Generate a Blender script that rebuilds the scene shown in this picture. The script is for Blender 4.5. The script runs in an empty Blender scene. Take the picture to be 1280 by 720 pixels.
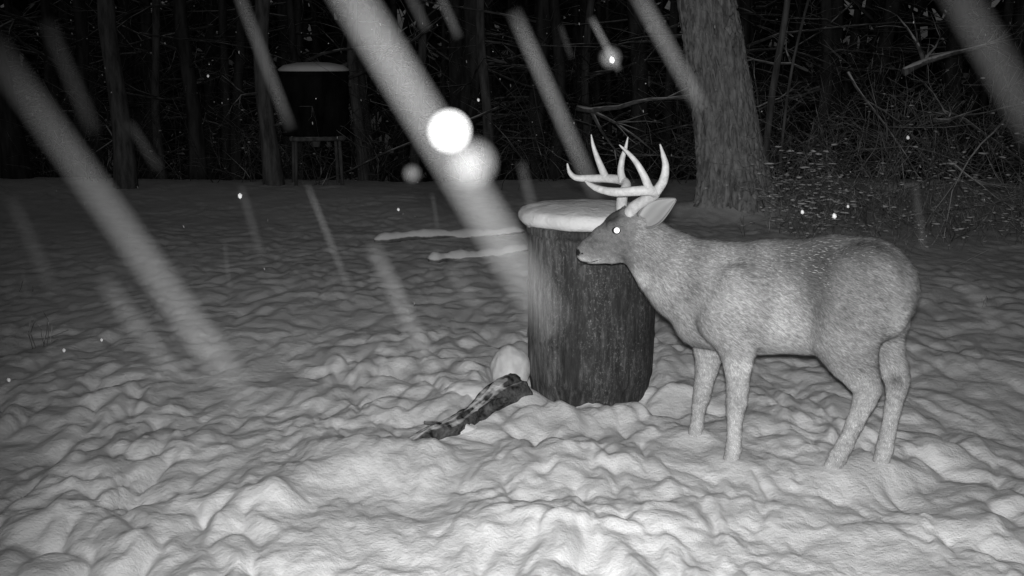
import bpy, math, random, bmesh
import numpy as np
from mathutils import Vector, Matrix
random.seed(7); RNG=np.random.default_rng(7)
scene=bpy.context.scene

# ---------------------------------------------------------------- camera
H=1.6; TH=math.radians(11.53); FP=1372.0
C=np.array([0,0,H]); Fw=np.array([0,math.cos(TH),-math.sin(TH)]); Up=np.array([0,math.sin(TH),math.cos(TH)]); Rt=np.array([1.,0,0])
cam_d=bpy.data.cameras.new("trail_camera"); cam=bpy.data.objects.new("trail_camera",cam_d)
scene.collection.objects.link(cam); scene.camera=cam
cam_d.sensor_width=36; cam_d.lens=FP/1280*36; cam_d.clip_start=0.02; cam_d.clip_end=600
cam.location=(0,0,H); cam.rotation_euler=(math.pi/2-TH,0,0)
# surveying helpers: bearing + distance -> world position (metres)
def ray(u,v): return Fw+(u-640)/FP*Rt+(360-v)/FP*Up
def at(u,v,D): return C+D*ray(u,v)
def gd(u,v,z=0.0):
    d=ray(u,v); return C+d*((z-H)/d[2])

# ---------------------------------------------------------------- noise
def perlin(x,y,seed=0):
    r=np.random.default_rng(seed); p=r.permutation(256); p=np.concatenate([p,p]); ang=r.random(256)*2*np.pi
    gx,gy=np.cos(ang),np.sin(ang)
    xi=np.floor(x).astype(int); yi=np.floor(y).astype(int); xf=x-xi; yf=y-yi
    def g(a,b): 
        h=p[(p[a&255]+b)&255]; return gx[h],gy[h]
    s=xf*xf*xf*(xf*(xf*6-15)+10); t=yf*yf*yf*(yf*(yf*6-15)+10)
    a=g(xi,yi); b=g(xi+1,yi); c=g(xi,yi+1); d=g(xi+1,yi+1)
    n00=a[0]*xf+a[1]*yf; n10=b[0]*(xf-1)+b[1]*yf; n01=c[0]*xf+c[1]*(yf-1); n11=d[0]*(xf-1)+d[1]*(yf-1)
    return ((n00*(1-s)+n10*s)*(1-t)+(n01*(1-s)+n11*s)*t)*1.5
def lumps(x,y,seed=0,sharp=9.0):
    r=np.random.default_rng(seed); p=r.permutation(256); p=np.concatenate([p,p]); jx=r.random(256); jy=r.random(256); hh=.55+.45*r.random(256)
    xi=np.floor(x).astype(int); yi=np.floor(y).astype(int); acc=0.
    for a in (-1,0,1):
        for b in (-1,0,1):
            h=p[(p[(xi+a)&255]+yi+b)&255]; d2=(xi+a+.1+.8*jx[h]-x)**2+(yi+b+.1+.8*jy[h]-y)**2
            acc=acc+np.exp(sharp*(hh[h]-d2*1.3))
    return np.log(acc+1e-6)/sharp
def sst(a,b,x):
    t=np.clip((x-a)/(b-a),0,1); return t*t*(3-2*t)

mounds=[]
def add_mound(u,v,amp,su,sy):
    p=gd(u,v); mounds.append((p[0],p[1],amp,su,sy))
add_mound(330,625,.070,.10,.12); add_mound(385,590,.04,.20,.16)
add_mound(470,575,.055,.30,.20); add_mound(640,655,.05,.5,.2)
add_mound(740,520,.05,.36,.12); add_mound(835,490,.07,.14,.16); add_mound(640,500,.05,.12,.10)
add_mound(600,470,.04,.10,.10); add_mound(430,560,.04,.2,.1); add_mound(920,268,.22,.8,.5)
add_mound(1180,660,.05,.4,.18); add_mound(700,575,.04,.45,.18); add_mound(240,520,-.03,.3,.25)
add_mound(540,562,.035,.10,.08)
feet=[gd(917,580),gd(870,546),gd(1038,590),gd(1100,582)]
def ground(x,y):
    x=np.asarray(x,float); y=np.asarray(y,float); r=np.sqrt(x*x+y*y)
    wx=x+.09*perlin(x*2.3,y*1.6,11)+.035*perlin(x*7,y*5,13); wy=y+.13*perlin(x*2.3+9,y*1.6+4,12)+.05*perlin(x*7+5,y*5,14)
    n1=perlin(wx*2.2,wy*1.15,1); n2=perlin(wx*5,wy*2.5,2); n3=perlin(wx*12,wy*8,3); n4=perlin(wx*26,wy*18,5)
    l1=lumps(wx*4.2,wy*2.3,41,7); l2=lumps(wx*8.5+3,wy*4.6,42,7); l3=lumps(wx*17+3,wy*10,43,6)
    near=1-sst(5.2,8.2,r)
    mod=sst(-.35,.35,perlin(x*.9+3,y*.7,8))
    tr=sst(-.3,.3,perlin(x*1.1,y*.9+5,9))
    z=near*(.030*n1+.046*l1*(.35+.65*tr)+.046*l2*(.4+.8*mod)+.022*l3*(.3+.7*tr)+.014*n2-.058)
    z=z+(1-near)*(.013*n1+.014*n2*mod+.024*(l2-.4)*(1-sst(9,14,r)))
    z=z+.010*n3*(.6+.6*mod)+.0040*n4*(1-sst(6,10,r))
    z=z+.06*perlin(x*.35,y*.3,4)*sst(5.5,9,r)
    for (mx,my,a,sx,sy) in mounds: z=z+a*np.exp(-((x-mx)/sx)**2-((y-my)/sy)**2)
    for f in feet:
        d2=(x-f[0])**2+(y-f[1])**2
        w=np.exp(-d2/.16**2); z=z*(1-w)+w*(.030+.006*n3+.003*n4)
    d=np.maximum(0,y-14.5); z=z-np.minimum(.16*d*sst(0,5,d),4.5)
    return z

# ---------------------------------------------------------------- node helpers
def new_mat(name):
    m=bpy.data.materials.new(name); m.use_nodes=True; nt=m.node_tree; nt.nodes.clear()
    out=nt.nodes.new("ShaderNodeOutputMaterial"); return m,nt,out
def N(nt,t): return nt.nodes.new(t)
def L(nt,a,b): nt.links.new(a,b)
def grey(v): return (v,v,v,1)
def noise(nt,vec,scale,detail=4,rough=.55):
    n=N(nt,"ShaderNodeTexNoise"); n.inputs["Scale"].default_value=scale; n.inputs["Detail"].default_value=detail; n.inputs["Roughness"].default_value=rough
    if vec: L(nt,vec,n.inputs["Vector"])
    return n.outputs["Fac"]
def ramp(nt,fac,stops):
    r=N(nt,"ShaderNodeValToRGB"); e=r.color_ramp.elements
    e[0].position,e[0].color=stops[0][0],grey(stops[0][1]); e[1].position,e[1].color=stops[-1][0],grey(stops[-1][1])
    for p,c in stops[1:-1]:
        x=e.new(p); x.color=grey(c)
    L(nt,fac,r.inputs["Fac"]); return r.outputs["Color"]
def coords(nt,scale=(1,1,1)):
    t=N(nt,"ShaderNodeTexCoord"); m=N(nt,"ShaderNodeMapping"); m.inputs["Scale"].default_value=scale
    L(nt,t.outputs["Object"],m.inputs["Vector"]); return m.outputs["Vector"]
def math_n(nt,op,a,b=None,clamp=False):
    n=N(nt,"ShaderNodeMath"); n.operation=op; n.use_clamp=clamp
    for i,x in enumerate((a,b)):
        if x is None: continue
        if isinstance(x,(int,float)): n.inputs[i].default_value=x
        else: L(nt,x,n.inputs[i])
    return n.outputs[0]
def bsdf(nt,out,color,rough=.8,bump=None,bs=.3,bd=.01,spec=.2):
    if spec>=.3:
        b=N(nt,"ShaderNodeBsdfPrincipled"); b.inputs["Roughness"].default_value=rough; b.inputs["Specular IOR Level"].default_value=spec; ci=b.inputs["Base Color"]
    else:
        b=N(nt,"ShaderNodeBsdfDiffuse"); b.inputs["Roughness"].default_value=0; ci=b.inputs[0]
    if isinstance(color,float): ci.default_value=grey(color)
    else: L(nt,color,ci)
    if bump is not None:
        n=N(nt,"ShaderNodeBump"); n.inputs["Strength"].default_value=bs; n.inputs["Distance"].default_value=bd
        L(nt,bump,n.inputs["Height"]); L(nt,n.outputs[0],b.inputs["Normal"])
    L(nt,b.outputs[0],out.inputs["Surface"]); return b
def snow_mix(nt,col,vec,thr=.35,soft=.25,nscale=7,amt=.5,snow=.75):
    g=N(nt,"ShaderNodeNewGeometry"); s=N(nt,"ShaderNodeSeparateXYZ"); L(nt,g.outputs["Normal"],s.inputs[0])
    n=noise(nt,vec,nscale,3); 
    v=math_n(nt,"ADD",s.outputs[2],math_n(nt,"MULTIPLY",math_n(nt,"SUBTRACT",n,.5),amt*2))
    f=math_n(nt,"DIVIDE",math_n(nt,"SUBTRACT",v,thr),soft,True)
    m=N(nt,"ShaderNodeMix"); m.data_type='RGBA'; L(nt,f,m.inputs[0])
    if isinstance(col,float): m.inputs[6].default_value=grey(col)
    else: L(nt,col,m.inputs[6])
    m.inputs[7].default_value=grey(snow); return m.outputs[2]

def m_snow():
    m,nt,out=new_mat("snow"); v=coords(nt)
    c=ramp(nt,noise(nt,v,3.5,4),[(.3,.70),(.7,.84)])
    h=noise(nt,v,34,5,.75)
    bsdf(nt,out,c,.75,h,.65,.016); return m
def m_bark(name,lo,hi,snow=True,zs=.25,thr=.45,sc=16,amt=.5,sn=.75,bump=True):
    m,nt,out=new_mat(name); v=coords(nt,(1,1,zs))
    n=noise(nt,v,sc,6 if bump else 2,.65); c=ramp(nt,n,[(.35,lo),(.65,hi)])
    if snow: c=snow_mix(nt,c,coords(nt),thr,.2,6,amt,sn)
    if bump: bsdf(nt,out,c,.95,n,.8,.02)
    else: bsdf(nt,out,c)
    return m
SNOW=m_snow()
m,nt,out=new_mat("snow_clump"); bsdf(nt,out,ramp(nt,noise(nt,coords(nt),9,2),[(.3,.35),(.7,.75)])); CLUMP=m
BARK_BIG=m_bark("bark_big",.15,.46,True,.22,.6,22)
BARK=m_bark("bark",.06,.18,True,.2,.6,14)
BARK_FAR=m_bark("bark_far",.03,.08,True,.2,.6,9,.5,.45,False)
TWIG=m_bark("twig",.08,.22,True,1,.38,9,.9,.7,False)
TWIG_FAR=m_bark("twig_far",.04,.11,True,1,.55,5,.9,.5,False)
LOGM=m_bark("log_bark",.015,.14,True,1,.90,24,.6)
LOGS=m_bark("log_snowed",.08,.2,True,1,-.1,8,.4)

# ---------------------------------------------------------------- mesh helpers
def link(o,parent=None):
    scene.collection.objects.link(o)
    if parent: o.parent=parent
    return o
def empty(name):
    e=bpy.data.objects.new(name,None); scene.collection.objects.link(e); return e
def mesh_np(name,V,Fq,mat,smooth=True,parent=None):
    me=bpy.data.meshes.new(name); V=np.asarray(V,dtype=np.float32); Fq=np.asarray(Fq,dtype=np.int32)
    k=Fq.shape[1]; me.vertices.add(len(V)); me.vertices.foreach_set("co",V.ravel())
    me.loops.add(Fq.size); me.loops.foreach_set("vertex_index",Fq.ravel())
    me.polygons.add(len(Fq)); me.polygons.foreach_set("loop_start",np.arange(len(Fq),dtype=np.int32)*k)
    me.update(calc_edges=True); me.validate()
    me.polygons.foreach_set("use_smooth",np.full(len(me.polygons),smooth)); me.materials.append(mat); me.update()
    return link(bpy.data.objects.new(name,me),parent)
class MB:
    def __init__(s): s.v=[]; s.f=[]; s.pts=[]
    def tube(s,P,R,n=6):
        P=[Vector(p) for p in P]; b=len(s.v); ref=None; s.pts.extend(P)
        for i,p in enumerate(P):
            t=(P[min(i+1,len(P)-1)]-P[max(i-1,0)]).normalized()
            if ref is None: ref=t.orthogonal().normalized()
            ref=(ref-t*ref.dot(t)).normalized(); q=t.cross(ref)
            for k in range(n):
                a=2*math.pi*k/n; s.v.append(tuple(p+(ref*math.cos(a)+q*math.sin(a))*R[i]))
        for i in range(len(P)-1):
            for k in range(n):
                k2=(k+1)%n; s.f.append((b+i*n+k,b+i*n+k2,b+(i+1)*n+k2,b+(i+1)*n+k))
        s.f.append(tuple(b+k for k in reversed(range(n)))); s.f.append(tuple(b+(len(P)-1)*n+k for k in range(n)))
    def obj(s,name,mat,parent=None,smooth=True):
        me=bpy.data.meshes.new(name); me.from_pydata(s.v,[],s.f); me.polygons.foreach_set("use_smooth",[smooth]*len(me.polygons))
        me.materials.append(mat); return link(bpy.data.objects.new(name,me),parent)
def catmull(P,R,k=6):
    P=[np.array(p,float) for p in P]; Q=[2*P[0]-P[1]]+P+[2*P[-1]-P[-2]]; o=[];ro=[]
    for i in range(len(P)-1):
        a,b,c,d=Q[i:i+4]
        for j in range(k):
            t=j/k; o.append(.5*((2*b)+(-a+c)*t+(2*a-5*b+4*c-d)*t*t+(-a+3*b-3*c+d)*t**3)); ro.append(R[i]*(1-t)+R[i+1]*t)
    o.append(P[-1]); ro.append(R[-1]); return o,ro
def rv(s=1): return Vector((random.gauss(0,s),random.gauss(0,s),random.gauss(0,s)))
def branch(mb,p,d,length,r,depth,n=4,segs=4,grav=0.0,kids=(3,5),wob=.18,spread=.9):
    p=Vector(p); d=Vector(d).normalized(); P=[p.copy()]; R=[r]; dirs=[d.copy()]
    for i in range(segs):
        d=(d+rv(wob)+Vector((0,0,grav))).normalized(); p=p+d*length/segs; P.append(p.copy()); R.append(max(r*(1-.75*(i+1)/segs),.0015)); dirs.append(d.copy())
    mb.tube(P,R,n)
    if depth>0:
        for _ in range(random.randint(*kids)):
            k=random.randint(1,segs); dd=(dirs[k]+rv(spread)*.75).normalized()
            branch(mb,P[k],dd,length*random.uniform(.35,.65),R[k]*.7,depth-1,max(3,n-1),3,grav,kids,wob,spread)
def clumps(name,pts,n,rmin,rmax,parent,sq=.7,sub=1):
    bm=bmesh.new()
    for _ in range(n):
        p=random.choice(pts); r=random.uniform(rmin,rmax)
        g=bmesh.ops.create_icosphere(bm,subdivisions=sub,radius=r,matrix=Matrix.Translation(p+Vector((random.gauss(0,r*.6),random.gauss(0,r*.6),r*.4)))@Matrix.Rotation(random.uniform(0,3),4,'Z')@Matrix.Diagonal((random.uniform(.9,2.6),1,sq*.7,1)))
        for v in g['verts']: v.co+=Vector((random.gauss(0,r*.12),random.gauss(0,r*.12),random.gauss(0,r*.12)))
    me=bpy.data.meshes.new(name); bm.to_mesh(me); bm.free(); me.polygons.foreach_set("use_smooth",[True]*len(me.polygons)); me.materials.append(CLUMP); return link(bpy.data.objects.new(name,me),parent)

# ---------------------------------------------------------------- ground (one sheet)
th1=np.linspace(-.56,.56,560); th2=np.linspace(.56,2*np.pi-.56,80)[1:-1]; th=np.concatenate([th1,th2])
rr=np.concatenate([[.02,.6,1.2],np.geomspace(1.7,22,620),np.geomspace(22.6,400,40)])
TT,RR=np.meshgrid(th,rr); X=RR*np.sin(TT); Y=RR*np.cos(TT); Z=ground(X,Y)
nr,ntt=X.shape; V=np.stack([X,Y,Z],-1).reshape(-1,3)
i=np.arange(nr-1)[:,None]; j=np.arange(ntt)[None,:]; j2=(j+1)%ntt
Fq=np.stack([i*ntt+j,i*ntt+j2,(i+1)*ntt+j2,(i+1)*ntt+j],-1).reshape(-1,4)[:,::-1]
mesh_np("snow_ground",V,Fq,SNOW)
def gz(x,y): return float(ground(np.array([x]),np.array([y]))[0])

# ---------------------------------------------------------------- barrel
bar=empty("barrel"); bc=at(738,400,5.5); bx,by=bc[0],bc[1]; BR=.312; BH=.835
bar.location=(bx,by,0)
def lathe(prof,n,fn=None):
    V=[];F=[]
    for k,(r,z) in enumerate(prof):
        for q in range(n):
            a=2*math.pi*q/n; rr_=r+(fn(a,z,r) if fn else 0); V.append((rr_*math.cos(a),rr_*math.sin(a),z))
    for k in range(len(prof)-1):
        for q in range(n):
            q2=(q+1)%n; F.append((k*n+q,k*n+q2,(k+1)*n+q2,(k+1)*n+q))
    return V,F
prof=[(BR*.93,-.1),(BR*.95,0),(BR*.975,.05)]+[(BR*(1+.012*math.sin(math.pi*z/.8)),z) for z in np.linspace(.08,.78,60)]+[(BR*1.0,.79),(BR*1.03,.795),(BR*1.035,.81),(BR*1.03,BH-.005),(BR*1.0,BH),(.001,BH)]
def bf(a,z,r):
    if r<.1 or z>.785: return 0
    w=.0012*math.sin(a*34+1.3*math.sin(a*5))+.004*math.sin(3*a+z*4)
    for zc in (.28,.54): w+=.004*math.exp(-((z-zc)/.014)**2)
    return w
v_,f_=lathe(prof,220,bf)
m,nt,out=new_mat("weathered_barrel"); vv=coords(nt,(1,1,.16)); v1=coords(nt)
s1=noise(nt,vv,50,8,.78); c1=ramp(nt,s1,[(.36,.014),(.52,.036),(.70,.12)])
sp=ramp(nt,noise(nt,coords(nt,(1,1,.7)),100,5,.8),[(.54,0.0),(.72,.30)]); patch=ramp(nt,noise(nt,coords(nt,(1,1,.4)),7,5,.65),[(.42,0.0),(.60,1.0)])
mm=N(nt,"ShaderNodeMix"); mm.data_type='RGBA'; mm.blend_type='MULTIPLY'; mm.inputs[0].default_value=1; L(nt,sp,mm.inputs[6]); L(nt,patch,mm.inputs[7])
ad=N(nt,"ShaderNodeMix"); ad.data_type='RGBA'; ad.blend_type='ADD'; ad.inputs[0].default_value=1; L(nt,c1,ad.inputs[6]); L(nt,mm.outputs[2],ad.inputs[7])
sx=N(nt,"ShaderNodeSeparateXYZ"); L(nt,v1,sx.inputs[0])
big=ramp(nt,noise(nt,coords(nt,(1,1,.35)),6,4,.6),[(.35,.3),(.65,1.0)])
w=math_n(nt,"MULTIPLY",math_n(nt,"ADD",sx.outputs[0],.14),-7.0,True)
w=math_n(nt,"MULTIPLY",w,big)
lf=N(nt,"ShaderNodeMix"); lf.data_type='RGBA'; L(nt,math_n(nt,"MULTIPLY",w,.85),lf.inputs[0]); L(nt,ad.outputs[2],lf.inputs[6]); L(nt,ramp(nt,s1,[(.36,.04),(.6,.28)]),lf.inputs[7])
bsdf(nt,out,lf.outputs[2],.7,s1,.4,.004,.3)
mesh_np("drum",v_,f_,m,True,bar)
prof=[(.001,BH-.005),(BR*.97,BH-.010)]+[(BR*(.90+.17*abs(math.cos(t))**.75),BH+.036+.040*math.sin(t)) for t in np.linspace(-1.3,1.2,20)]+[(BR*x,BH+.076+.030*(1-x*x)) for x in (.9,.8,.7,.6,.5,.4,.3,.2,.1,.003)]
def cf(a,z,r):
    return r*(.03*math.sin(2*a+2.6)+.014*math.sin(5*a+z*12)+.008*math.sin(9*a)+.004*math.sin(17*a)) if r>.05 else 0
v_,f_=lathe(prof,140,cf); V=np.array(v_); V[:,2]+=.006*perlin(V[:,0]*7,V[:,1]*7,55)+.003*perlin(V[:,0]*19,V[:,1]*19,56); V[:,0]-=.018
mesh_np("snow_cap",V,f_,SNOW,True,bar)

# ---------------------------------------------------------------- log by barrel
def rough_log(A,B,r0,r1,n=60,m_=40,sd=3,drop=.0):
    A=np.array(A);B=np.array(B); d=B-A; Lg=np.linalg.norm(d); t_=d/Lg; s_=np.cross(t_,[0,0,1.]); s_/=np.linalg.norm(s_); u_=np.cross(s_,t_)
    tt=np.linspace(0,1,n)[:,None]; aa=(np.arange(m_)/m_*2*np.pi)[None,:]
    R=(r0+(r1-r0)*tt)*(1+.10*np.sin(2*aa+3*tt)+.22*perlin(np.cos(aa)*1.6+tt*5,np.sin(aa)*1.6+tt*3,sd)+.14*perlin(np.cos(aa)*5+tt*9,np.sin(aa)*5,sd+1))
    cx=.03*np.sin(5*tt); cz=.012*np.sin(9*tt)+.014*np.sin(4*tt)
    P=A+tt[...,None]*d+s_*(R*np.cos(aa)+cx)[...,None]+u_*(R*np.sin(aa)+cz)[...,None]
    V=P.reshape(-1,3); i=np.arange(n-1)[:,None]; j=np.arange(m_)[None,:]; j2=(j+1)%m_
    F=np.stack([i*m_+j,i*m_+j2,(i+1)*m_+j2,(i+1)*m_+j],-1).reshape(-1,4)
    e0=len(V); V=np.vstack([V,P[0].mean(0),P[-1].mean(0)])
    c0=np.array([[e0,(k+1)%m_,k,k] for k in range(m_)]); 
    return V,F,e0,m_,n
lg=empty("fallen_log")
A=gd(498,567,-.03); B=gd(655,486,.06)
V,F,e0,m_,n_=rough_log(A,B,.034,.074)
fl_=[tuple(int(q) for q in f) for f in F]+[(e0,(k+1)%m_,k) for k in range(m_)]+[(e0+1,(n_-1)*m_+k,(n_-1)*m_+(k+1)%m_) for k in range(m_)]
me=bpy.data.meshes.new("trunk"); me.from_pydata([tuple(v) for v in V],[],fl_); me.polygons.foreach_set("use_smooth",[True]*len(me.polygons)); me.materials.append(LOGM); link(bpy.data.objects.new("trunk",me),lg)
mb=MB()
mb.tube(*catmull([gd(600,520,.03),gd(618,506,.10),gd(632,500,.16)],[.03,.025,.014]),10)
mb.tube(*catmull([gd(560,540,.02),gd(545,530,.05),gd(530,528,.06)],[.018,.014,.008]),8)
mb.obj("broken_limb",LOGM,lg)
def blob(name,c,s,mat,parent,seed=0,amp=.12,fr=3.0,sub=5):
    bm=bmesh.new(); bmesh.ops.create_icosphere(bm,subdivisions=sub,radius=1)
    from mathutils import noise as mn
    for v in bm.verts:
        v.co*=1+amp*mn.noise(v.co*fr*.6+Vector((seed,0,0)))+amp*.4*mn.noise(v.co*fr*1.6+Vector((seed,5,0)))
    me=bpy.data.meshes.new(name); bm.to_mesh(me); bm.free(); me.polygons.foreach_set("use_smooth",[True]*len(me.polygons)); me.materials.append(mat)
    o=bpy.data.objects.new(name,me); o.location=c; o.scale=s; return link(o,parent)
p=gd(637,488); blob("snow_on_end",(p[0],p[1]+.02,.10),(.100,.12,.125),SNOW,lg,1,.12,2)
p=gd(585,500); blob("snow_on_log",(p[0],p[1]+.06,.02),(.13,.09,.06),SNOW,lg,2,.2,2)
p=gd(575,535); blob("snow_patch",(p[0]+.0,p[1]-.02,.0),(.07,.04,.035),SNOW,lg,4,.3,2,sub=4)

for (a,b,r,s) in [((468,300),(655,290),.060,0),((536,328),(660,313),.056,1),((1085,240),(1180,232),.07,2)]:
    A=gd(*a); B=gd(*b); mb=MB(); n=30
    P=[]
    for t in np.linspace(0,1,n):
        q=A+(B-A)*t; P.append((q[0],q[1]+.05*math.sin(5*t+s),gz(q[0],q[1])*.4+.008+.014*math.sin(7*t+s)))
    mb.tube(P,[r*(.75+.3*math.sin(2.5*t+.4)+.15*math.sin(23*t+s))*(1 if 0<k<n-1 else .4)+random.uniform(-.008,.008) for k,t in enumerate(np.linspace(0,1,n))],14); mb.obj("snowy_log",LOGS)

# ---------------------------------------------------------------- big tree
def big_tree():
    root=gd(921,262,.05); top=at(866,-5,12.1); d=(top-root); ztop=top[2]
    dirx=d[0]/(ztop-root[2]); diry=0.02
    nz,na=420,200; zz=np.linspace(-.3,8.5,nz)[:,None]; aa=(np.arange(na)/na*2*np.pi)[None,:]
    R=.335-.018*zz+.30*np.exp(-np.maximum(zz+.1,0)/.30)*(.55+.45*np.cos(5*aa+.7))+.06*np.exp(-zz/.9)
    R=R*(1+.03*np.sin(2*aa+zz))
    def per(sx,sz,sd):
        n1=perlin(aa/(2*np.pi)*sx+0*zz,zz*sz+0*aa,sd); n2=perlin((aa/(2*np.pi)-1)*sx+0*zz,zz*sz+0*aa,sd); w=sst(.9,1,aa/(2*np.pi)+0*zz)
        return n1*(1-w)+n2*w
    rid=np.abs(per(26,2.6,21)+.35*per(60,7,22)); R=R-.050*np.exp(-(rid/.13)**2)+.016*per(90,22,23)
    X=root[0]+dirx*zz+.05*np.sin(zz*.9)+R*np.cos(aa); Y=root[1]+diry*zz+R*np.sin(aa); Z=zz+0*aa+root[2]-.05
    V=np.stack([X,Y,Z],-1).reshape(-1,3); i=np.arange(nz-1)[:,None]; j=np.arange(na)[None,:]; j2=(j+1)%na
    F=np.stack([i*na+j,i*na+j2,(i+1)*na+j2,(i+1)*na+j],-1).reshape(-1,4)
    t=empty("large_oak_tree"); mesh_np("trunk",V,F,BARK_BIG,True,t)
    mb=MB()
    for k in range(16):
        z=random.uniform(3.6,8.3); a=random.uniform(0,6.28)
        branch(mb,(root[0]+dirx*z,root[1],z),(math.cos(a),math.sin(a),.5),random.uniform(2,4),.09,2,6,6)
    mb.obj("limbs",BARK,t)
big_tree()

# ---------------------------------------------------------------- other trees
def tree(u,wpx,D,mat=BARK,lean=0.0,twigs=8,name="bare_tree"):
    p=at(u,230,D); x,y=p[0],p[1]; z0=gz(x,y)-.1; r=wpx*D/FP/2; mb=MB(); P=[];R=[]
    hgt=10; ph=random.uniform(0,6)
    for k in range(24):
        t=k/23; P.append((x+lean*t*hgt+.14*math.sin(9*t+ph)*min(1,t*5),y+.1*math.sin(u+5*t),z0+t*(hgt-z0))); R.append(r*(1.0-.6*t)*random.uniform(.93,1.07)+r*.35*math.exp(-t*25))
    mb.tube(P,R,14)
    for k in range(twigs):
        t=random.uniform(.06,.95); a=random.uniform(0,6.28); q=P[int(t*23)]
        branch(mb,q,(math.cos(a),math.sin(a),random.uniform(-.1,.5)),random.uniform(.7,2.2),r*.22,2,4,5,-.03)
    return mb.obj(name,mat)
for a in [(157,24,14.5,BARK,.006),(250,19,16.5,BARK_FAR,-.004),(341,21,14.8,BARK,.0),(101,17,17,BARK_FAR,.01),(22,30,15.5,BARK_FAR,-.01),
          (296,13,18,BARK_FAR,.01),(455,14,18.5,BARK,0),(582,26,18.5,BARK_FAR,.0),(610,13,17,BARK,.01),(203,11,18,BARK,-.01),(520,12,20,BARK,.01),
          (690,16,19,BARK_FAR,.01),(738,12,21,BARK,0),(790,22,19,BARK_FAR,-.01),(1015,16,17,BARK_FAR,.02),(1095,20,19,BARK_FAR,0),(1190,24,18,BARK_FAR,-.01),(1262,18,15,BARK_FAR,.01)]:
    tree(a[0],a[1],a[2],a[3],a[4])
tree(958,9,12.6,BARK,.004,9,"sapling"); tree(975,4,12.4,BARK,.10,6,"sapling")

mb=MB()
for k in range(170):
    D=random.uniform(19,44); ang=random.uniform(-.75,.75); x=D*math.sin(ang); y=D*math.cos(ang); z0=gz(x,y)-.2; r=random.uniform(.05,.2)
    ln=random.gauss(0,.03); hgt=random.uniform(7,12)
    mb.tube([(x+ln*t*hgt+.1*math.sin(4*t+k),y,z0+t*hgt) for t in np.linspace(0,1,7)],[r*(1-.6*t) for t in np.linspace(0,1,7)],7)
    for q in range(9):
        t=random.uniform(.15,.8); a=random.uniform(0,6.28)
        branch(mb,(x+ln*t*hgt,y,z0+t*hgt),(math.cos(a),math.sin(a),random.uniform(-.2,.6)),random.uniform(1,3),r*.3,1,3,4,-.04,(2,4))
mb.obj("distant_forest",BARK_FAR)
n=17000; ang=RNG.uniform(-1.3,1.3,n); D=RNG.uniform(44,56,n); z=RNG.uniform(-5,11,n)+1.5*np.sin(ang*31)
c=np.stack([D*np.sin(ang),D*np.cos(ang),z],-1); V=(c[:,None,:]+RNG.normal(0,.62,(n,3,3))).reshape(-1,3)
m,nt,out=new_mat("evergreen"); bsdf(nt,out,ramp(nt,noise(nt,coords(nt),1.2),[(.3,.02),(.7,.08)]),.9)
mesh_np("evergreen_treeline",V,np.arange(3*n).reshape(-1,3),m,False)

# undergrowth
def shrub(mb,x,y,hh,stems,r,depth=2):
    z0=gz(x,y)-.05
    for s in range(stems):
        a=random.uniform(0,6.28); k=random.uniform(.1,.9)
        branch(mb,(x+random.gauss(0,.08),y+random.gauss(0,.08),z0),(math.cos(a)*k,math.sin(a)*k,1),hh*random.uniform(.6,1.1),r*random.uniform(.6,1.1),depth,4,6,-.05,(2,4),.16)
bt=empty("brush_thicket"); mb=MB()
for k in range(72):
    x=random.uniform(2.6,8.5); y=random.uniform(10.2,15)+ (0 if x>3.2 else 2)
    shrub(mb,x,y,random.uniform(.5,1.9),random.randint(3,6),random.uniform(.004,.010))
n0=len(mb.pts)
for k in range(24):
    x=random.uniform(2.6,5.0); shrub(mb,x,random.uniform(9.8,11.8),random.uniform(.4,1.0),5,.004,2)
nearp=mb.pts[n0:]
for k in range(20):
    x=random.uniform(2.6,8.5); y=random.uniform(11.5,15); a=random.uniform(-.5,.8)
    branch(mb,(x,y,gz(x,y)+random.uniform(0,1.8)),(random.choice((-1,1)),random.uniform(-.4,.4),a),random.uniform(1.0,2.4),random.uniform(.008,.024),2,5,7,-.02,(3,6),.22)
mb.obj("stems",TWIG,bt); clumps("snow_clumps",mb.pts,600,.005,.016,bt); clumps("snowy_leaves",nearp,700,.008,.026,bt,.5)
fu=empty("forest_undergrowth"); mb=MB()
for k in range(150):
    x=random.uniform(-10,6); y=random.uniform(14.6,21)
    shrub(mb,x,y,random.uniform(.6,2.4),random.randint(2,4),random.uniform(.006,.014))
for k in range(45):
    x=random.uniform(-9,6); y=random.uniform(15,21)
    branch(mb,(x,y,random.uniform(.2,2.3)),(random.choice((-1,1)),random.uniform(-.4,.4),random.uniform(-.4,.5)),random.uniform(1.2,3.4),random.uniform(.01,.035),2,4,6,-.02,(3,6),.12)
mb.obj("stems",TWIG_FAR,fu); clumps("snow_clumps",mb.pts,300,.008,.022,fu)
for (a,b,Da,Db,r) in [((722,135),(862,160),15,14,.045),((1130,90),(1220,45),11.5,12,.045),((1060,90),(1150,235),11.6,11.3,.016),((1185,200),(1275,255),10.8,10.5,.014),((1255,150),(1090,262),11.3,10.2,.013)]:
    A=at(*a,Da); B=at(*b,Db); mb=MB(); branch(mb,A,B-A,float(np.linalg.norm(B-A)),r,2,7,8,0,(4,7),.09,.8); mb.obj("fallen_branch",TWIG)
mb=MB()
for (u,v,h) in [(60,432,.16),(57,430,.22),(30,365,.12),(1100,318,.22),(1112,320,.3),(1090,322,.2),(1128,325,.26),(1060,312,.18),(1185,290,.4),(1210,300,.35),(1235,385,.12),(930,300,.2),(985,290,.35),(1010,285,.4),(1045,300,.3)]:
    p=gd(u,v); x,y=p[0],p[1]; z0=gz(x,y)-.03
    for s in range(3): branch(mb,(x+random.gauss(0,.03),y+random.gauss(0,.03),z0),(random.gauss(0,.25),random.gauss(0,.25),1),h*random.uniform(.6,1.1),.003,1,4,5,0,(1,2),.08,.5)
mb.obj("dry_weeds",TWIG)

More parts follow.
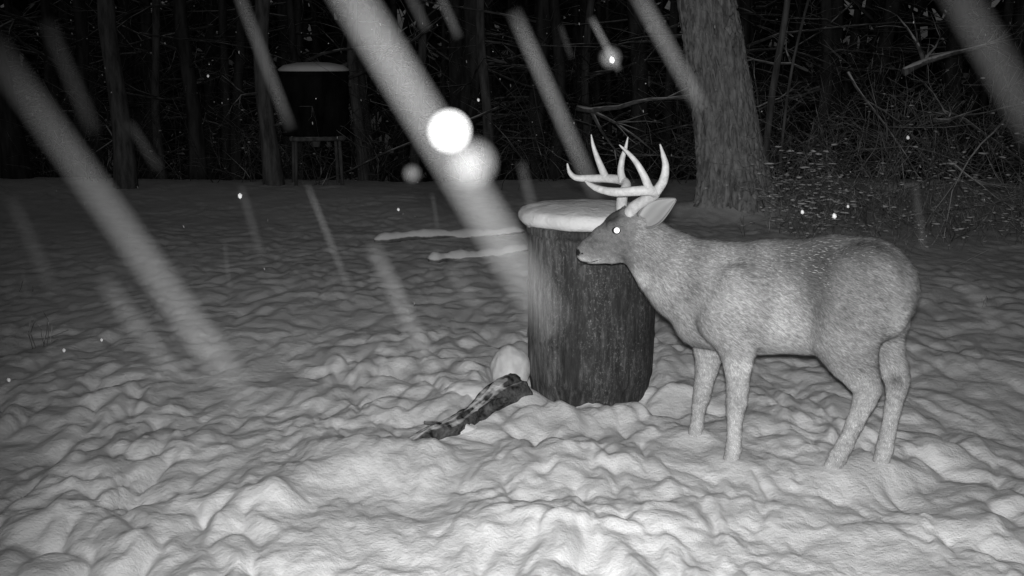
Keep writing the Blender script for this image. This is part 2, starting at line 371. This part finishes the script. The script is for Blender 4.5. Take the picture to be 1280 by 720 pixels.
# ---------------------------------------------------------------- feeder
fd=empty("deer_feeder"); p=at(397,229,15.0); fx,fy=p[0],p[1]; g0=gz(fx,fy)
m,nt,out=new_mat("dark_metal"); bsdf(nt,out,ramp(nt,noise(nt,coords(nt,(1,1,.3)),8),[(.3,.004),(.7,.02)]),.6)
z0,z1=.66,1.50
v_,f_=lathe([(.001,z0),(.44,z0),(.46,z0+.03)]+[(.455+.006*math.cos(z*40),z) for z in np.linspace(z0+.05,z1-.05,40)]+[(.475,z1-.04),(.475,z1),(.36,z1+.05),(.001,z1+.09)],64)
o=mesh_np("drum",v_,f_,m,True,fd); o.location=(fx,fy,0)
v_,f_=lathe([(.455,z1+.005),(.475,z1+.03),(.40,z1+.085),(.22,z1+.12),(.001,z1+.13)],48); o=mesh_np("snow_on_lid",v_,f_,SNOW,True,fd); o.location=(fx,fy,0)
mb=MB()
for k in range(4):
    a=math.pi/4+.25+k*math.pi/2; mb.tube([(fx+.44*math.cos(a),fy+.44*math.sin(a),g0-.1),(fx+.40*math.cos(a),fy+.40*math.sin(a),.70)],[.024,.024],8)
for k in range(4):
    a=math.pi/4+.25+k*math.pi/2; b=a+math.pi/2; mb.tube([(fx+.47*math.cos(a),fy+.47*math.sin(a),.63),(fx+.47*math.cos(b),fy+.47*math.sin(b),.63)],[.035,.035],8)
mb.tube([(fx,fy,.68),(fx,fy,.5)],[.08,.05],12)
mb.obj("stand",BARK,fd)

# ---------------------------------------------------------------- DEER
PH=math.radians(-21); ax=np.array([math.cos(PH),math.sin(PH),0]); bx_=np.array([-math.sin(PH),math.cos(PH),0]); B0=4.40
def tol(p): return np.array([p@ax,p@bx_-B0,p[2]])
def tow(q): q=np.asarray(q); return q[...,0:1]*ax+(q[...,1:2]+B0)*bx_+q[...,2:3]*np.array([0,0,1.])
def mid(u,v,off=0.0):
    d=ray(u,v); D=(B0+off-C@bx_)/(d@bx_); return tol(C+D*d)
prims=[]
def chain(pts,k=.03,sq=1.0):
    L_=[]
    for (u,v,o,r) in pts:
        q=mid(u,v,o); L_.append((q,r*4.45/FP))
    for a,b in zip(L_[:-1],L_[1:]): prims.append((a[0],b[0],a[1],b[1],k,sq))
# trunk
chain([(903,374,0,58),(955,376,0,63),(1015,374,0,65),(1070,364,0,60),(1092,357,0,50)],.05,.74)
chain([(893,335,0,34),(960,332,0,29),(1040,325,0,27),(1088,330,0,30)],.05,.8)
chain([(878,398,0,38),(930,405,0,36)],.045,.85)
# neck
chain([(888,362,0,58),(857,348,-.005,53),(831,328,-.01,42),(808,306,-.02,33),(797,295,-.02,29)],.04,.74)
# head
HO=-.025
chain([(795,287,HO,25),(778,288,HO,26)],.02,.72)
chain([(779,293,HO,28),(757,302,HO,21),(738,312,HO,15.5),(731,316,HO,12.5)],.016,.60)
chain([(790,312,HO,17),(765,320,HO,10),(739,324,HO,7)],.015,.62)
chain([(787,305,HO-.03,15),(770,309,HO-.025,9)],.015,.6)
chain([(781,268,HO-.02,9),(788,263,HO-.025,6)],.012); chain([(778,268,HO+.03,9),(780,262,HO+.035,6)],.012)
chain([(777,277,HO-.050,8),(764,281,HO-.044,6)],.010)
chain([(774,278,HO+.045,8),(764,284,HO+.038,6)],.015)
# shoulders / fore legs
for s,pts in ((-1,[(920,362,.112,30),(902,402,.126,28),(920,432,.122,22),(922,455,.12,17.5),(922,485,.122,13.5),(921,502,.124,13),(919,516,.124,10.5),(918,545,.125,9),(917,560,.126,10),(914,574,.126,9.5),(912,590,.126,9)]),
              (1,[(900,372,.10,28),(888,408,.11,25),(887,435,.12,20),(884,458,.125,15.5),(879,484,.13,12),(877,496,.13,11.5),(874,508,.132,9.5),(872,525,.135,8.5),(871,533,.136,9),(868,543,.136,8.5),(867,555,.136,8)])):
    chain([(u,v,s*o,r) for u,v,o,r in pts[:4]],.030,.66); chain([(u,v,s*o,r) for u,v,o,r in pts[3:]],.012)
# haunch / hind legs
nh=[(1078,352,.088,44),(1062,392,.113,44),(1056,424,.112,36),(1065,448,.09,29),(1077,470,.08,21),(1085,486,.075,16),(1081,500,.074,13.5),(1069,528,.072,10.5),(1056,556,.07,10),(1048,570,.07,11),(1041,583,.07,10),(1035,598,.07,9.5)]
fh=[(1088,352,.085,42),(1090,392,.10,38),(1096,420,.10,30),(1104,442,.085,24),(1116,460,.075,18),(1122,474,.07,15),(1121,486,.068,12.5),(1116,512,.066,10),(1109,545,.065,9.5),(1106,560,.065,10.5),(1102,574,.065,9.5),(1098,590,.065,9)]
for s,pts in ((-1,nh),(1,fh)):
    chain([(u,v,s*o,r) for u,v,o,r in pts[:4]],.036,.70); chain([(u,v,s*o,r) for u,v,o,r in pts[3:]],.014,.9)
chain([(1102,360,-.04,32),(1101,395,-.055,28)],.045,.8); chain([(1104,360,.04,32),(1106,395,.055,28)],.045,.8)
# tail
chain([(1116,326,0,10),(1131,344,0,11),(1135,362,0,11),(1132,382,0,9),(1128,396,0,4)],.018)
def eval_sdf(P):
    F=np.full(len(P),1.0)
    for (a,b,ra,rb,k,sq) in prims:
        S=np.array([1,1/sq,1]); A=a*S; Bq=b*S; p=P*S; ab=Bq-A; t=np.clip(((p-A)@ab)/(ab@ab+1e-9),0,1)
        d=(np.linalg.norm(p-A-t[:,None]*ab,axis=1)-(ra+(rb-ra)*t))
        h=np.clip(.5+.5*(F-d)/k,0,1); F=F*(1-h)+d*h-k*h*(1-h)
    return F
hs=.0075
allp=np.array([p[0] for p in prims]+[p[1] for p in prims]); lo=allp.min(0)-.26; hi=allp.max(0)+.26; lo[2]=max(lo[2],-.1); lo[1]=-.3;hi[1]=.3
nx,ny,nz=[int(math.ceil((hi[k]-lo[k])/hs)) for k in range(3)]
gx=(lo[0]+np.arange(nx)*hs).astype(np.float32); gy=(lo[1]+np.arange(ny)*hs).astype(np.float32); gzv=(lo[2]+np.arange(nz)*hs).astype(np.float32)
F=np.full((nx,ny,nz),1.0,np.float32)
for (a,b,ra,rb,k,sq) in prims:
    rm=max(ra,rb)+k+.03; l0=np.minimum(a,b)-rm; h0=np.maximum(a,b)+rm
    i0,i1=[int(np.clip((q-lo[0])/hs,0,nx)) for q in (l0[0],h0[0])]; j0,j1=[int(np.clip((q-lo[1])/hs,0,ny)) for q in (l0[1],h0[1])]; k0,k1=[int(np.clip((q-lo[2])/hs,0,nz)) for q in (l0[2],h0[2])]
    x=gx[i0:i1,None,None]; y=gy[None,j0:j1,None]/sq; z=gzv[None,None,k0:k1]
    A=a.copy(); A[1]/=sq; Bq=b.copy(); Bq[1]/=sq; ab=Bq-A; n2=ab@ab+1e-9
    t=np.clip(((x-A[0])*ab[0]+(y-A[1])*ab[1]+(z-A[2])*ab[2])/n2,0,1)
    d=np.sqrt((x-A[0]-t*ab[0])**2+(y-A[1]-t*ab[1])**2+(z-A[2]-t*ab[2])**2)-(ra+(rb-ra)*t)
    f=F[i0:i1,j0:j1,k0:k1]; h=np.clip(.5+.5*(f-d)/k,0,1); F[i0:i1,j0:j1,k0:k1]=f*(1-h)+d*h-k*h*(1-h)
S=F<0
cs=(nx-1,ny-1,nz-1); acc=np.zeros(cs+(3,),np.float32); cnt=np.zeros(cs,np.float32)
for axn in range(3):
    sl0=[slice(None)]*3; sl1=[slice(None)]*3; sl0[axn]=slice(0,-1); sl1[axn]=slice(1,None)
    f0=F[tuple(sl0)]; f1=F[tuple(sl1)]; x_=(f0<0)!=(f1<0); t=np.where(x_,f0/np.where(x_,f0-f1,1),0)
    o=[k for k in range(3) if k!=axn]
    for da in (0,1):
        for db in (0,1):
            s=[slice(None)]*3; s[o[0]]=slice(da,cs[o[0]]+da); s[o[1]]=slice(db,cs[o[1]]+db); s=tuple(s)
            xm=x_[s]; acc[...,axn]+=np.where(xm,t[s],0); acc[...,o[0]]+=xm*da; acc[...,o[1]]+=xm*db; cnt+=xm
act=cnt>0; idx=-np.ones(cs,np.int64); idx[act]=np.arange(act.sum()); ii=np.argwhere(act)
VL=(ii+acc[act]/cnt[act][:,None])*hs+lo
quads=[]
for axn in range(3):
    o=[(axn+1)%3,(axn+2)%3]; sl0=[slice(None)]*3; sl1=[slice(None)]*3; sl0[axn]=slice(0,-1); sl1[axn]=slice(1,None)
    a_=S[tuple(sl0)]; b_=S[tuple(sl1)]; e=np.argwhere(a_!=b_); ok=(e[:,o[0]]>0)&(e[:,o[1]]>0)&(e[:,o[0]]<cs[o[0]])&(e[:,o[1]]<cs[o[1]]); e=e[ok]
    def c_(d0,d1):
        q=e.copy(); q[:,o[0]]-=d0; q[:,o[1]]-=d1; return idx[q[:,0],q[:,1],q[:,2]]
    Q=np.stack([c_(1,1),c_(0,1),c_(0,0),c_(1,0)],-1); fl=~a_[e[:,0],e[:,1],e[:,2]]; Q[fl]=Q[fl][:,::-1]; quads.append(Q)
QF=np.concatenate(quads)
for _ in range(4):
    s_=np.zeros_like(VL); n_=np.zeros(len(VL))
    for k in range(4):
        np.add.at(s_,QF[:,k],VL[QF[:,(k+1)%4]]+VL[QF[:,(k+3)%4]]); np.add.at(n_,QF[:,k],2)
    VL=VL*.5+.5*s_/np.maximum(n_,1)[:,None]
VW=tow(VL)
cc0=VW.mean(0); vol=np.einsum('ij,ij->i',VW[QF[:,0]]-cc0,np.cross(VW[QF[:,1]]-cc0,VW[QF[:,2]]-cc0)).sum()
if vol<0: QF=QF[:,::-1].copy()
deer=empty("white_tailed_deer_buck")
m,nt,out=new_mat("deer_coat"); at_=N(nt,"ShaderNodeAttribute"); at_.attribute_name="coat"
bsdf(nt,out,at_.outputs["Color"])
COAT=m
def coat(P):
    # markings plus painted-in flank shading, in the animal's own frame (along body, height)
    n=len(P); c=np.full(n,.265)
    def g(u,v,su,sv,off=None):
        q=mid(u,v,0); s1=su*4.45/FP; s2=sv*4.45/FP; return np.exp(-((P[:,0]-q[0])/s1)**2-((P[:,2]-q[2])/s2)**2)
    c+=.07*g(935,390,45,45); c+=.20*g(988,410,28,38); c+=.05*g(905,330,40,35)
    c-=.12*g(1026,350,22,56); c-=.05*g(1085,345,45,45); c-=.08*g(985,322,60,20)  # dark flank band: shade where the body turns, painted into the coat
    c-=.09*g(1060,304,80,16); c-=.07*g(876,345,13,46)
    c+=.12*g(825,358,26,24)+.14*g(850,398,24,24); c+=.16*g(1120,395,16,40)
    za=mid(960,490,0)[2]; zb=mid(960,430,0)[2]; low=1-sst(za,zb,P[:,2]); c+=.22*low
    c+=.28*g(975,452,60,14)
    c-=.14*g(768,268,20,14); c-=.05*g(785,290,20,20); c+=.16*g(748,325,22,7); c+=.25*g(731,323,7,6); c+=.38*g(799,342,17,12)
    c-=.07*g(750,300,25,10)
    c[g(725,314,6,6)>.5]=.03
    c*=1+.22*perlin(P[:,0]*11,P[:,2]*8,31)+.22*perlin(P[:,0]*34+P[:,2]*14,P[:,2]*60-P[:,0]*10,32)+.28*perlin(P[:,0]*80+P[:,2]*40,P[:,2]*190-P[:,0]*50,33)
    gl=g(1119,479,7,8)*(P[:,1]<.07)*(P[:,1]>0); c-=.25*gl
    return np.clip(c,.02,.75)
def setcol(me,c):
    A_=me.color_attributes.new("coat",'FLOAT_COLOR','POINT'); arr=np.ones((len(c),4),np.float32); arr[:,:3]=c[:,None]; A_.data.foreach_set("color",arr.ravel())
body=mesh_np("body",VW,QF,COAT,True,deer)
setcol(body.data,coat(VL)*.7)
vn=np.zeros((len(VW),3)); fn=np.cross(VW[QF[:,2]]-VW[QF[:,0]],VW[QF[:,3]]-VW[QF[:,1]])
for k in range(4): np.add.at(vn,QF[:,k],fn)
vn/=np.linalg.norm(vn,axis=1)[:,None]+1e-9
NH=210000; q=RNG.integers(0,len(QF),NH); w=RNG.random((NH,2)); w0=((1-w[:,0])*(1-w[:,1]))[:,None]; w1=(w[:,0]*(1-w[:,1]))[:,None]; w2=(w[:,0]*w[:,1])[:,None]; w3=((1-w[:,0])*w[:,1])[:,None]
mixq=lambda A_: A_[QF[q,0]]*w0+A_[QF[q,1]]*w1+A_[QF[q,2]]*w2+A_[QF[q,3]]*w3
pw=mixq(VW); pl=mixq(VL); nn=mixq(vn); nn/=np.linalg.norm(nn,axis=1)[:,None]+1e-9
zl=pl[:,2]; xh=pl[:,0]; head=xh<mid(800,300)[0]; lw=1-sst(mid(960,470)[2],mid(960,425)[2],zl); leg=lw>.5
fd_=ax[None,:]*(.9-.7*lw)[:,None]+np.array([0,0,-1.])*(.45+.55*lw)[:,None]
fd_=fd_-nn*(fd_*nn).sum(1)[:,None]; fd_/=np.linalg.norm(fd_,axis=1)[:,None]+1e-9; fd_+=RNG.normal(0,.15,(NH,3)); 
dirh=fd_+nn*RNG.uniform(.10,.40,(NH,1)); dirh/=np.linalg.norm(dirh,axis=1)[:,None]
ln=np.where(head,.006,.018-.010*lw)*RNG.uniform(.6,1.4,NH); wd=np.where(head,.0007,.0012-.0004*lw)
tl=pl[:,0]>mid(1116,340)[0]; ln=np.where(tl&~leg,.022,ln)
sd=np.cross(dirh,nn); sd/=np.linalg.norm(sd,axis=1)[:,None]+1e-9
V=np.stack([pw-sd*wd[:,None]-nn*.0005,pw+sd*wd[:,None]-nn*.0005,pw+dirh*ln[:,None]],1).reshape(-1,3)
fur=mesh_np("fur",V,np.arange(3*NH).reshape(-1,3),COAT,True,deer)
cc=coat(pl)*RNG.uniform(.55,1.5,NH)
up=(nn[:,2]>.4)&(xh>mid(850,300)[0])&(~leg)&(RNG.random(NH)<.05*np.clip(perlin(pl[:,0]*9,pl[:,1]*9,77)+.6,0,1)); cc[up]=.6
if len(fur.data.vertices)==3*NH:
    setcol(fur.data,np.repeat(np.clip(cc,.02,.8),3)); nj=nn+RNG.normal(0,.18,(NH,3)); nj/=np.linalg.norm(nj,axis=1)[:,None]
    fur.data.normals_split_custom_set_from_vertices(np.repeat(nj,3,axis=0).tolist())
# antlers
m,nt,out=new_mat("antler"); nb=noise(nt,coords(nt,(1,1,1)),45,5,.6); bsdf(nt,out,ramp(nt,nb,[(.3,.42),(.7,.66)]),.5,nb,.3,.003,.3)
def antl(name,beam,tines):
    mb=MB(); P,R=catmull([tow(mid(u,v,o)) for u,v,o,r in beam],[r*1.1*4.6/FP for *_,r in beam],7); mb.tube(P,R,14)
    for t in tines:
        P,R=catmull([tow(mid(u,v,o)) for u,v,o,r in t],[r*1.1*4.6/FP for *_,r in t],7); mb.tube(P,R,12)
    mb.obj(name,m,deer)
antl("antler_near",[(784,270,-.045,7),(793,259,-.06,7),(806,250,-.085,6),(819,242,-.12,5.6),(812,238,-.16,5.5),(792,239,-.19,5.3),(768,240,-.195,4.8),(748,236,-.18,3.8),(738,231,-.165,2.6),(731,226,-.155,.8)],
     [[(820,240,-.13,5.5),(829,226,-.15,5),(832,208,-.16,3.8),(829,194,-.16,2.6),(825,180,-.155,.7)],
      [(812,238,-.16,5.2),(806,222,-.175,4.2),(796,204,-.18,3.2),(785,191,-.175,2.2),(774,181,-.17,.6)]])
antl("antler_far",[(778,268,.01,7),(777,255,.03,6.5),(779,242,.06,6),(783,231,.10,5.5),(776,225,.14,5.4),(758,223,.165,5),(738,223,.17,4.4),(720,222,.155,3.6),(712,215,.145,2.6),(709,204,.14,.8)],
     [[(779,228,.12,5),(776,214,.13,4),(778,198,.13,3.2),(782,185,.13,2.2),(785,171,.13,.6)],
      [(757,222,.165,4.8),(751,208,.17,4),(745,193,.17,3),(741,180,.165,2),(739,168,.16,.6)]])
# ears
def ear(name,base,tip,wid,nrm,cup=.5,inner=.42):
    base=np.array(base);tip=np.array(tip); Lg=tip-base; ln_=np.linalg.norm(Lg); l=Lg/ln_; nrm=np.array(nrm)-np.dot(nrm,l)*l; nrm/=np.linalg.norm(nrm); sd=np.cross(l,nrm)
    nu,nw=26,15; V=[];col=[]
    for i in range(nu):
        t=i/(nu-1); hw=wid*(math.sin(math.pi*min(1,(t*.86+.12))**.9)**.75)*(1-.35*t**3); hw=max(hw,.002)
        if t>.97: hw*=.5
        for j in range(nw):
            s=(j/(nw-1)-.5)*2; c_=cup*(1-.55*t)
            V.append(base+l*ln_*t+sd*hw*math.sin(s*1.35)/math.sin(1.35)+nrm*hw*c_*(s*s*1.2-1)+nrm*.01*math.sin(3*t)); col.append(.20 if abs(s)>.85 else inner*(.7+.3*abs(s))+.08*math.sin(s*9+t*4)*.5)
    F=[(i*nw+j,i*nw+j+1,(i+1)*nw+j+1,(i+1)*nw+j) for i in range(nu-1) for j in range(nw-1)]
    o=mesh_np(name,V,F,COAT,True,deer); setcol(o.data,np.array(col)); s=o.modifiers.new("s","SOLIDIFY"); s.thickness=.006; s.offset=0
tocam=C-tow(mid(820,265))
ear("ear_near",tow(mid(801,277,-.07)),tow(mid(845,249,-.13)),.052,tocam/np.linalg.norm(tocam)+np.array([-.25,0,.1]))
ear("ear_far",tow(mid(790,268,.045)),tow(mid(806,242,.15)),.042,np.array([-.8,-.5,.2]))
def surf(u,v):
    d=ray(u,v); Ds=np.linspace(4.2,5.0,800); P=np.array([tol(C+D_*d) for D_ in Ds]); f=eval_sdf(P); k=np.argmax(f<0); return C+Ds[k]*d,d
m1,nt,out=new_mat("eye_dark"); bsdf(nt,out,.02,.15,None,0,0,.5)
m2,nt,out=new_mat("eye_shine"); e_=N(nt,"ShaderNodeEmission"); e_.inputs["Strength"].default_value=1.6; L(nt,e_.outputs[0],out.inputs["Surface"])  # emission stands in for the flash reflected back by the eye
ps,dr=surf(771,288)
blob("eye",tuple(ps+dr*.002),(.021,.014,.016),m1,deer,0,0,sub=3)
blob("eye_glint",tuple(ps-dr*.006),(.0125,.010,.012),m2,deer,0,0,sub=3)
ps2,_=surf(728,317)
blob("nostril",tuple(ps2),(.006,.004,.004),m1,deer,0,0,sub=3)
mbm=MB(); P=[surf(u,v)[0] for u,v in ((726,327),(733,328),(742,327),(752,324))]; mbm.tube(P,[.002,.0025,.0022,.001],6); mbm.obj("mouth",m1,deer)

# ---------------------------------------------------------------- falling snow
fs=empty("falling_snow")
m,nt,out=new_mat("snow_streak"); t=N(nt,"ShaderNodeTexCoord"); sx=N(nt,"ShaderNodeSeparateXYZ"); L(nt,t.outputs["Object"],sx.inputs[0])
r2=math_n(nt,"ADD",math_n(nt,"MULTIPLY",sx.outputs[0],sx.outputs[0]),math_n(nt,"MULTIPLY",sx.outputs[1],sx.outputs[1]))
rad=math_n(nt,"SUBTRACT",1.0,r2,True)
z2=math_n(nt,"MULTIPLY",sx.outputs[2],sx.outputs[2]); en=math_n(nt,"SUBTRACT",1.0,math_n(nt,"MULTIPLY",z2,z2),True)
oi=N(nt,"ShaderNodeObjectInfo"); sc_=N(nt,"ShaderNodeSeparateColor"); L(nt,oi.outputs["Color"],sc_.inputs[0])
fa=math_n(nt,"SUBTRACT",1.0,math_n(nt,"MULTIPLY",sc_.outputs[1],math_n(nt,"MULTIPLY",math_n(nt,"ADD",sx.outputs[2],1.0),.5)),True)
den=math_n(nt,"MULTIPLY",math_n(nt,"MULTIPLY",rad,en),math_n(nt,"MULTIPLY",fa,math_n(nt,"MULTIPLY",sc_.outputs[0],10.0)))
vs=N(nt,"ShaderNodeVolumeScatter"); vs.inputs["Color"].default_value=grey(1); L(nt,den,vs.inputs["Density"]); L(nt,vs.outputs[0],out.inputs["Volume"])
STM=m
try: STM.cycles.volume_step_rate=4.0
except Exception as e: pass
cyl=bpy.data.meshes.new("streak"); v_,f_=lathe([(1,-1),(1,1)],20); f_=list(f_)+[tuple(reversed(range(20))),tuple(range(20,40))]; cyl.from_pydata(v_,[],f_); cyl.materials.append(STM)
def streak(a,b,wpx,D,den,fade=0.3,D2=None):
    A=Vector(at(*a,D)); Bv=Vector(at(*b,D2 or D)); o=bpy.data.objects.new("streak",cyl); d=Bv-A; r=wpx*D/FP/2
    o.matrix_world=Matrix.Translation((A+Bv)/2)@d.to_track_quat('Z','Y').to_matrix().to_4x4()@Matrix.Diagonal((r,r,d.length/2,1)); o.color=(den*1.8/10,fade,0,1); link(o); o.parent=fs
for s in [((-30,30),(315,510),54,1.3,1.2,.1),((405,-60),(700,420),68,1.15,2.0,.6),((640,10),(750,255),28,1.6,2.2,.5),((290,-30),(365,165),22,1.7,1.8,.3),
          ((738,20),(775,90),14,1.8,4,0.),((790,-20),(880,140),30,1.5,2.0,.4),((462,300),(548,475),30,1.6,1.4,.4),((383,228),(440,370),13,1.9,2.4,.5),
          ((125,345),(225,480),36,1.5,1.1,.3),((1180,-40),(1305,180),60,1.4,.7,.2),((55,20),(120,170),30,1.6,.8,.3),((1205,350),(1260,430),24,1.8,.9,.3),
          ((10,240),(70,370),26,1.8,.8,.3),((548,-10),(575,50),18,1.8,1.6,.3),((510,-10),(535,40),20,1.8,1.1,.3),((300,230),(330,330),16,2,.9,.3),((700,30),(715,75),12,2,1,.3),
          ((650,200),(670,275),20,1.9,1.0,.3),((1143,225),(1156,320),14,2,1.0,.3),((160,150),(200,215),20,1.9,.8,.3),((540,240),(548,290),8,2.2,1.5,.3),
          ((280,300),(288,365),8,2.2,1.5,.3),((28,330),(32,370),7,2.2,1.5,.3),((560,330),(600,390),26,1.8,.7,.3)]:
    streak(*s)
m,nt,out=new_mat("snowflake"); bsdf(nt,out,.9,.8); FLN=m
m,nt,out=new_mat("snowflake_small"); bsdf(nt,out,.45,.8); FL=m
blob("snowflake_near",tuple(at(562,164,1.15)),(.0185,.0185,.0185),FLN,fs,0,.04)
def puffmat(name,dn,pw):
    m,nt,out=new_mat(name); t=N(nt,"ShaderNodeTexCoord"); ln3=N(nt,"ShaderNodeVectorMath"); ln3.operation='LENGTH'; L(nt,t.outputs["Object"],ln3.inputs[0])
    vs=N(nt,"ShaderNodeVolumeScatter"); vs.inputs["Color"].default_value=grey(1); L(nt,math_n(nt,"MULTIPLY",math_n(nt,"POWER",math_n(nt,"SUBTRACT",1.0,ln3.outputs["Value"],True),pw),dn),vs.inputs["Density"]); L(nt,vs.outputs[0],out.inputs["Volume"])
    return m
PUFF=puffmat("snow_puff",9.0,1.2); PUFFD=puffmat("snow_puff_dense",70.0,1.0)
for (u,v,r,D,mt) in [(562,164,31,1.15,PUFFD),(590,204,38,1.15,PUFF),(515,217,15,1.7,PUFF),(763,72,17,1.5,PUFF)]:
    blob("snow_puff",tuple(at(u,v,D)),(r*D/FP,)*3,mt,fs,0,0,sub=3)
bm=bmesh.new()
def flake(p,r,st=1.0):
    bmesh.ops.create_icosphere(bm,subdivisions=1,radius=r,matrix=Matrix.Translation(Vector(p))@Matrix.Rotation(random.uniform(-.4,.1),4,'Y')@Matrix.Diagonal((1,1,st,1)))
for (u,v,r,D) in [(300,245,3.0,3),(498,262,1.8,4),(1003,265,2.4,3.2),(1043,270,3.0,3),(260,95,1.6,4),(598,125,1.8,4),(11,475,2.4,3),(1135,172,2.2,4),(80,438,2.2,3.2),(1060,258,1.8,3.5),(127,425,1.8,3.3),(765,75,3.5,1.8)]:
    flake(at(u,v,D),r*D/FP,1.3)
for k in range(200):
    D=random.uniform(5,13); u=random.uniform(-100,1380); v=random.uniform(-40,430); flake(at(u,v,D),random.uniform(.4,.9)*D/FP,random.choice((1,1,2,3)))
me=bpy.data.meshes.new("flakes"); bm.to_mesh(me); bm.free(); me.materials.append(FL); link(bpy.data.objects.new("flakes",me),fs)

# ---------------------------------------------------------------- light
w=bpy.data.worlds.new("World"); scene.world=w; w.use_nodes=True; nt=w.node_tree; bg=nt.nodes["Background"]
sky=nt.nodes.new("ShaderNodeTexSky"); sky.sky_type='NISHITA'; sky.sun_disc=False; sky.sun_elevation=math.radians(2); sky.sun_rotation=math.radians(200)
bw=nt.nodes.new("ShaderNodeRGBToBW"); nt.links.new(sky.outputs[0],bw.inputs[0]); nt.links.new(bw.outputs[0],bg.inputs[0]); bg.inputs[1].default_value=.030
fl=bpy.data.lights.new("infrared_flash","SPOT"); fl.energy=930; fl.spot_size=math.radians(72); fl.spot_blend=1; fl.shadow_soft_size=.03
fo=bpy.data.objects.new("infrared_flash",fl); link(fo); fo.location=(0.0,-.02,H+.07); 
aim=Vector(gd(735,475))-Vector(fo.location); fo.rotation_euler=aim.to_track_quat('-Z','Y').to_euler()
scene.view_settings.view_transform='Standard'; scene.view_settings.look='None'; scene.view_settings.exposure=0
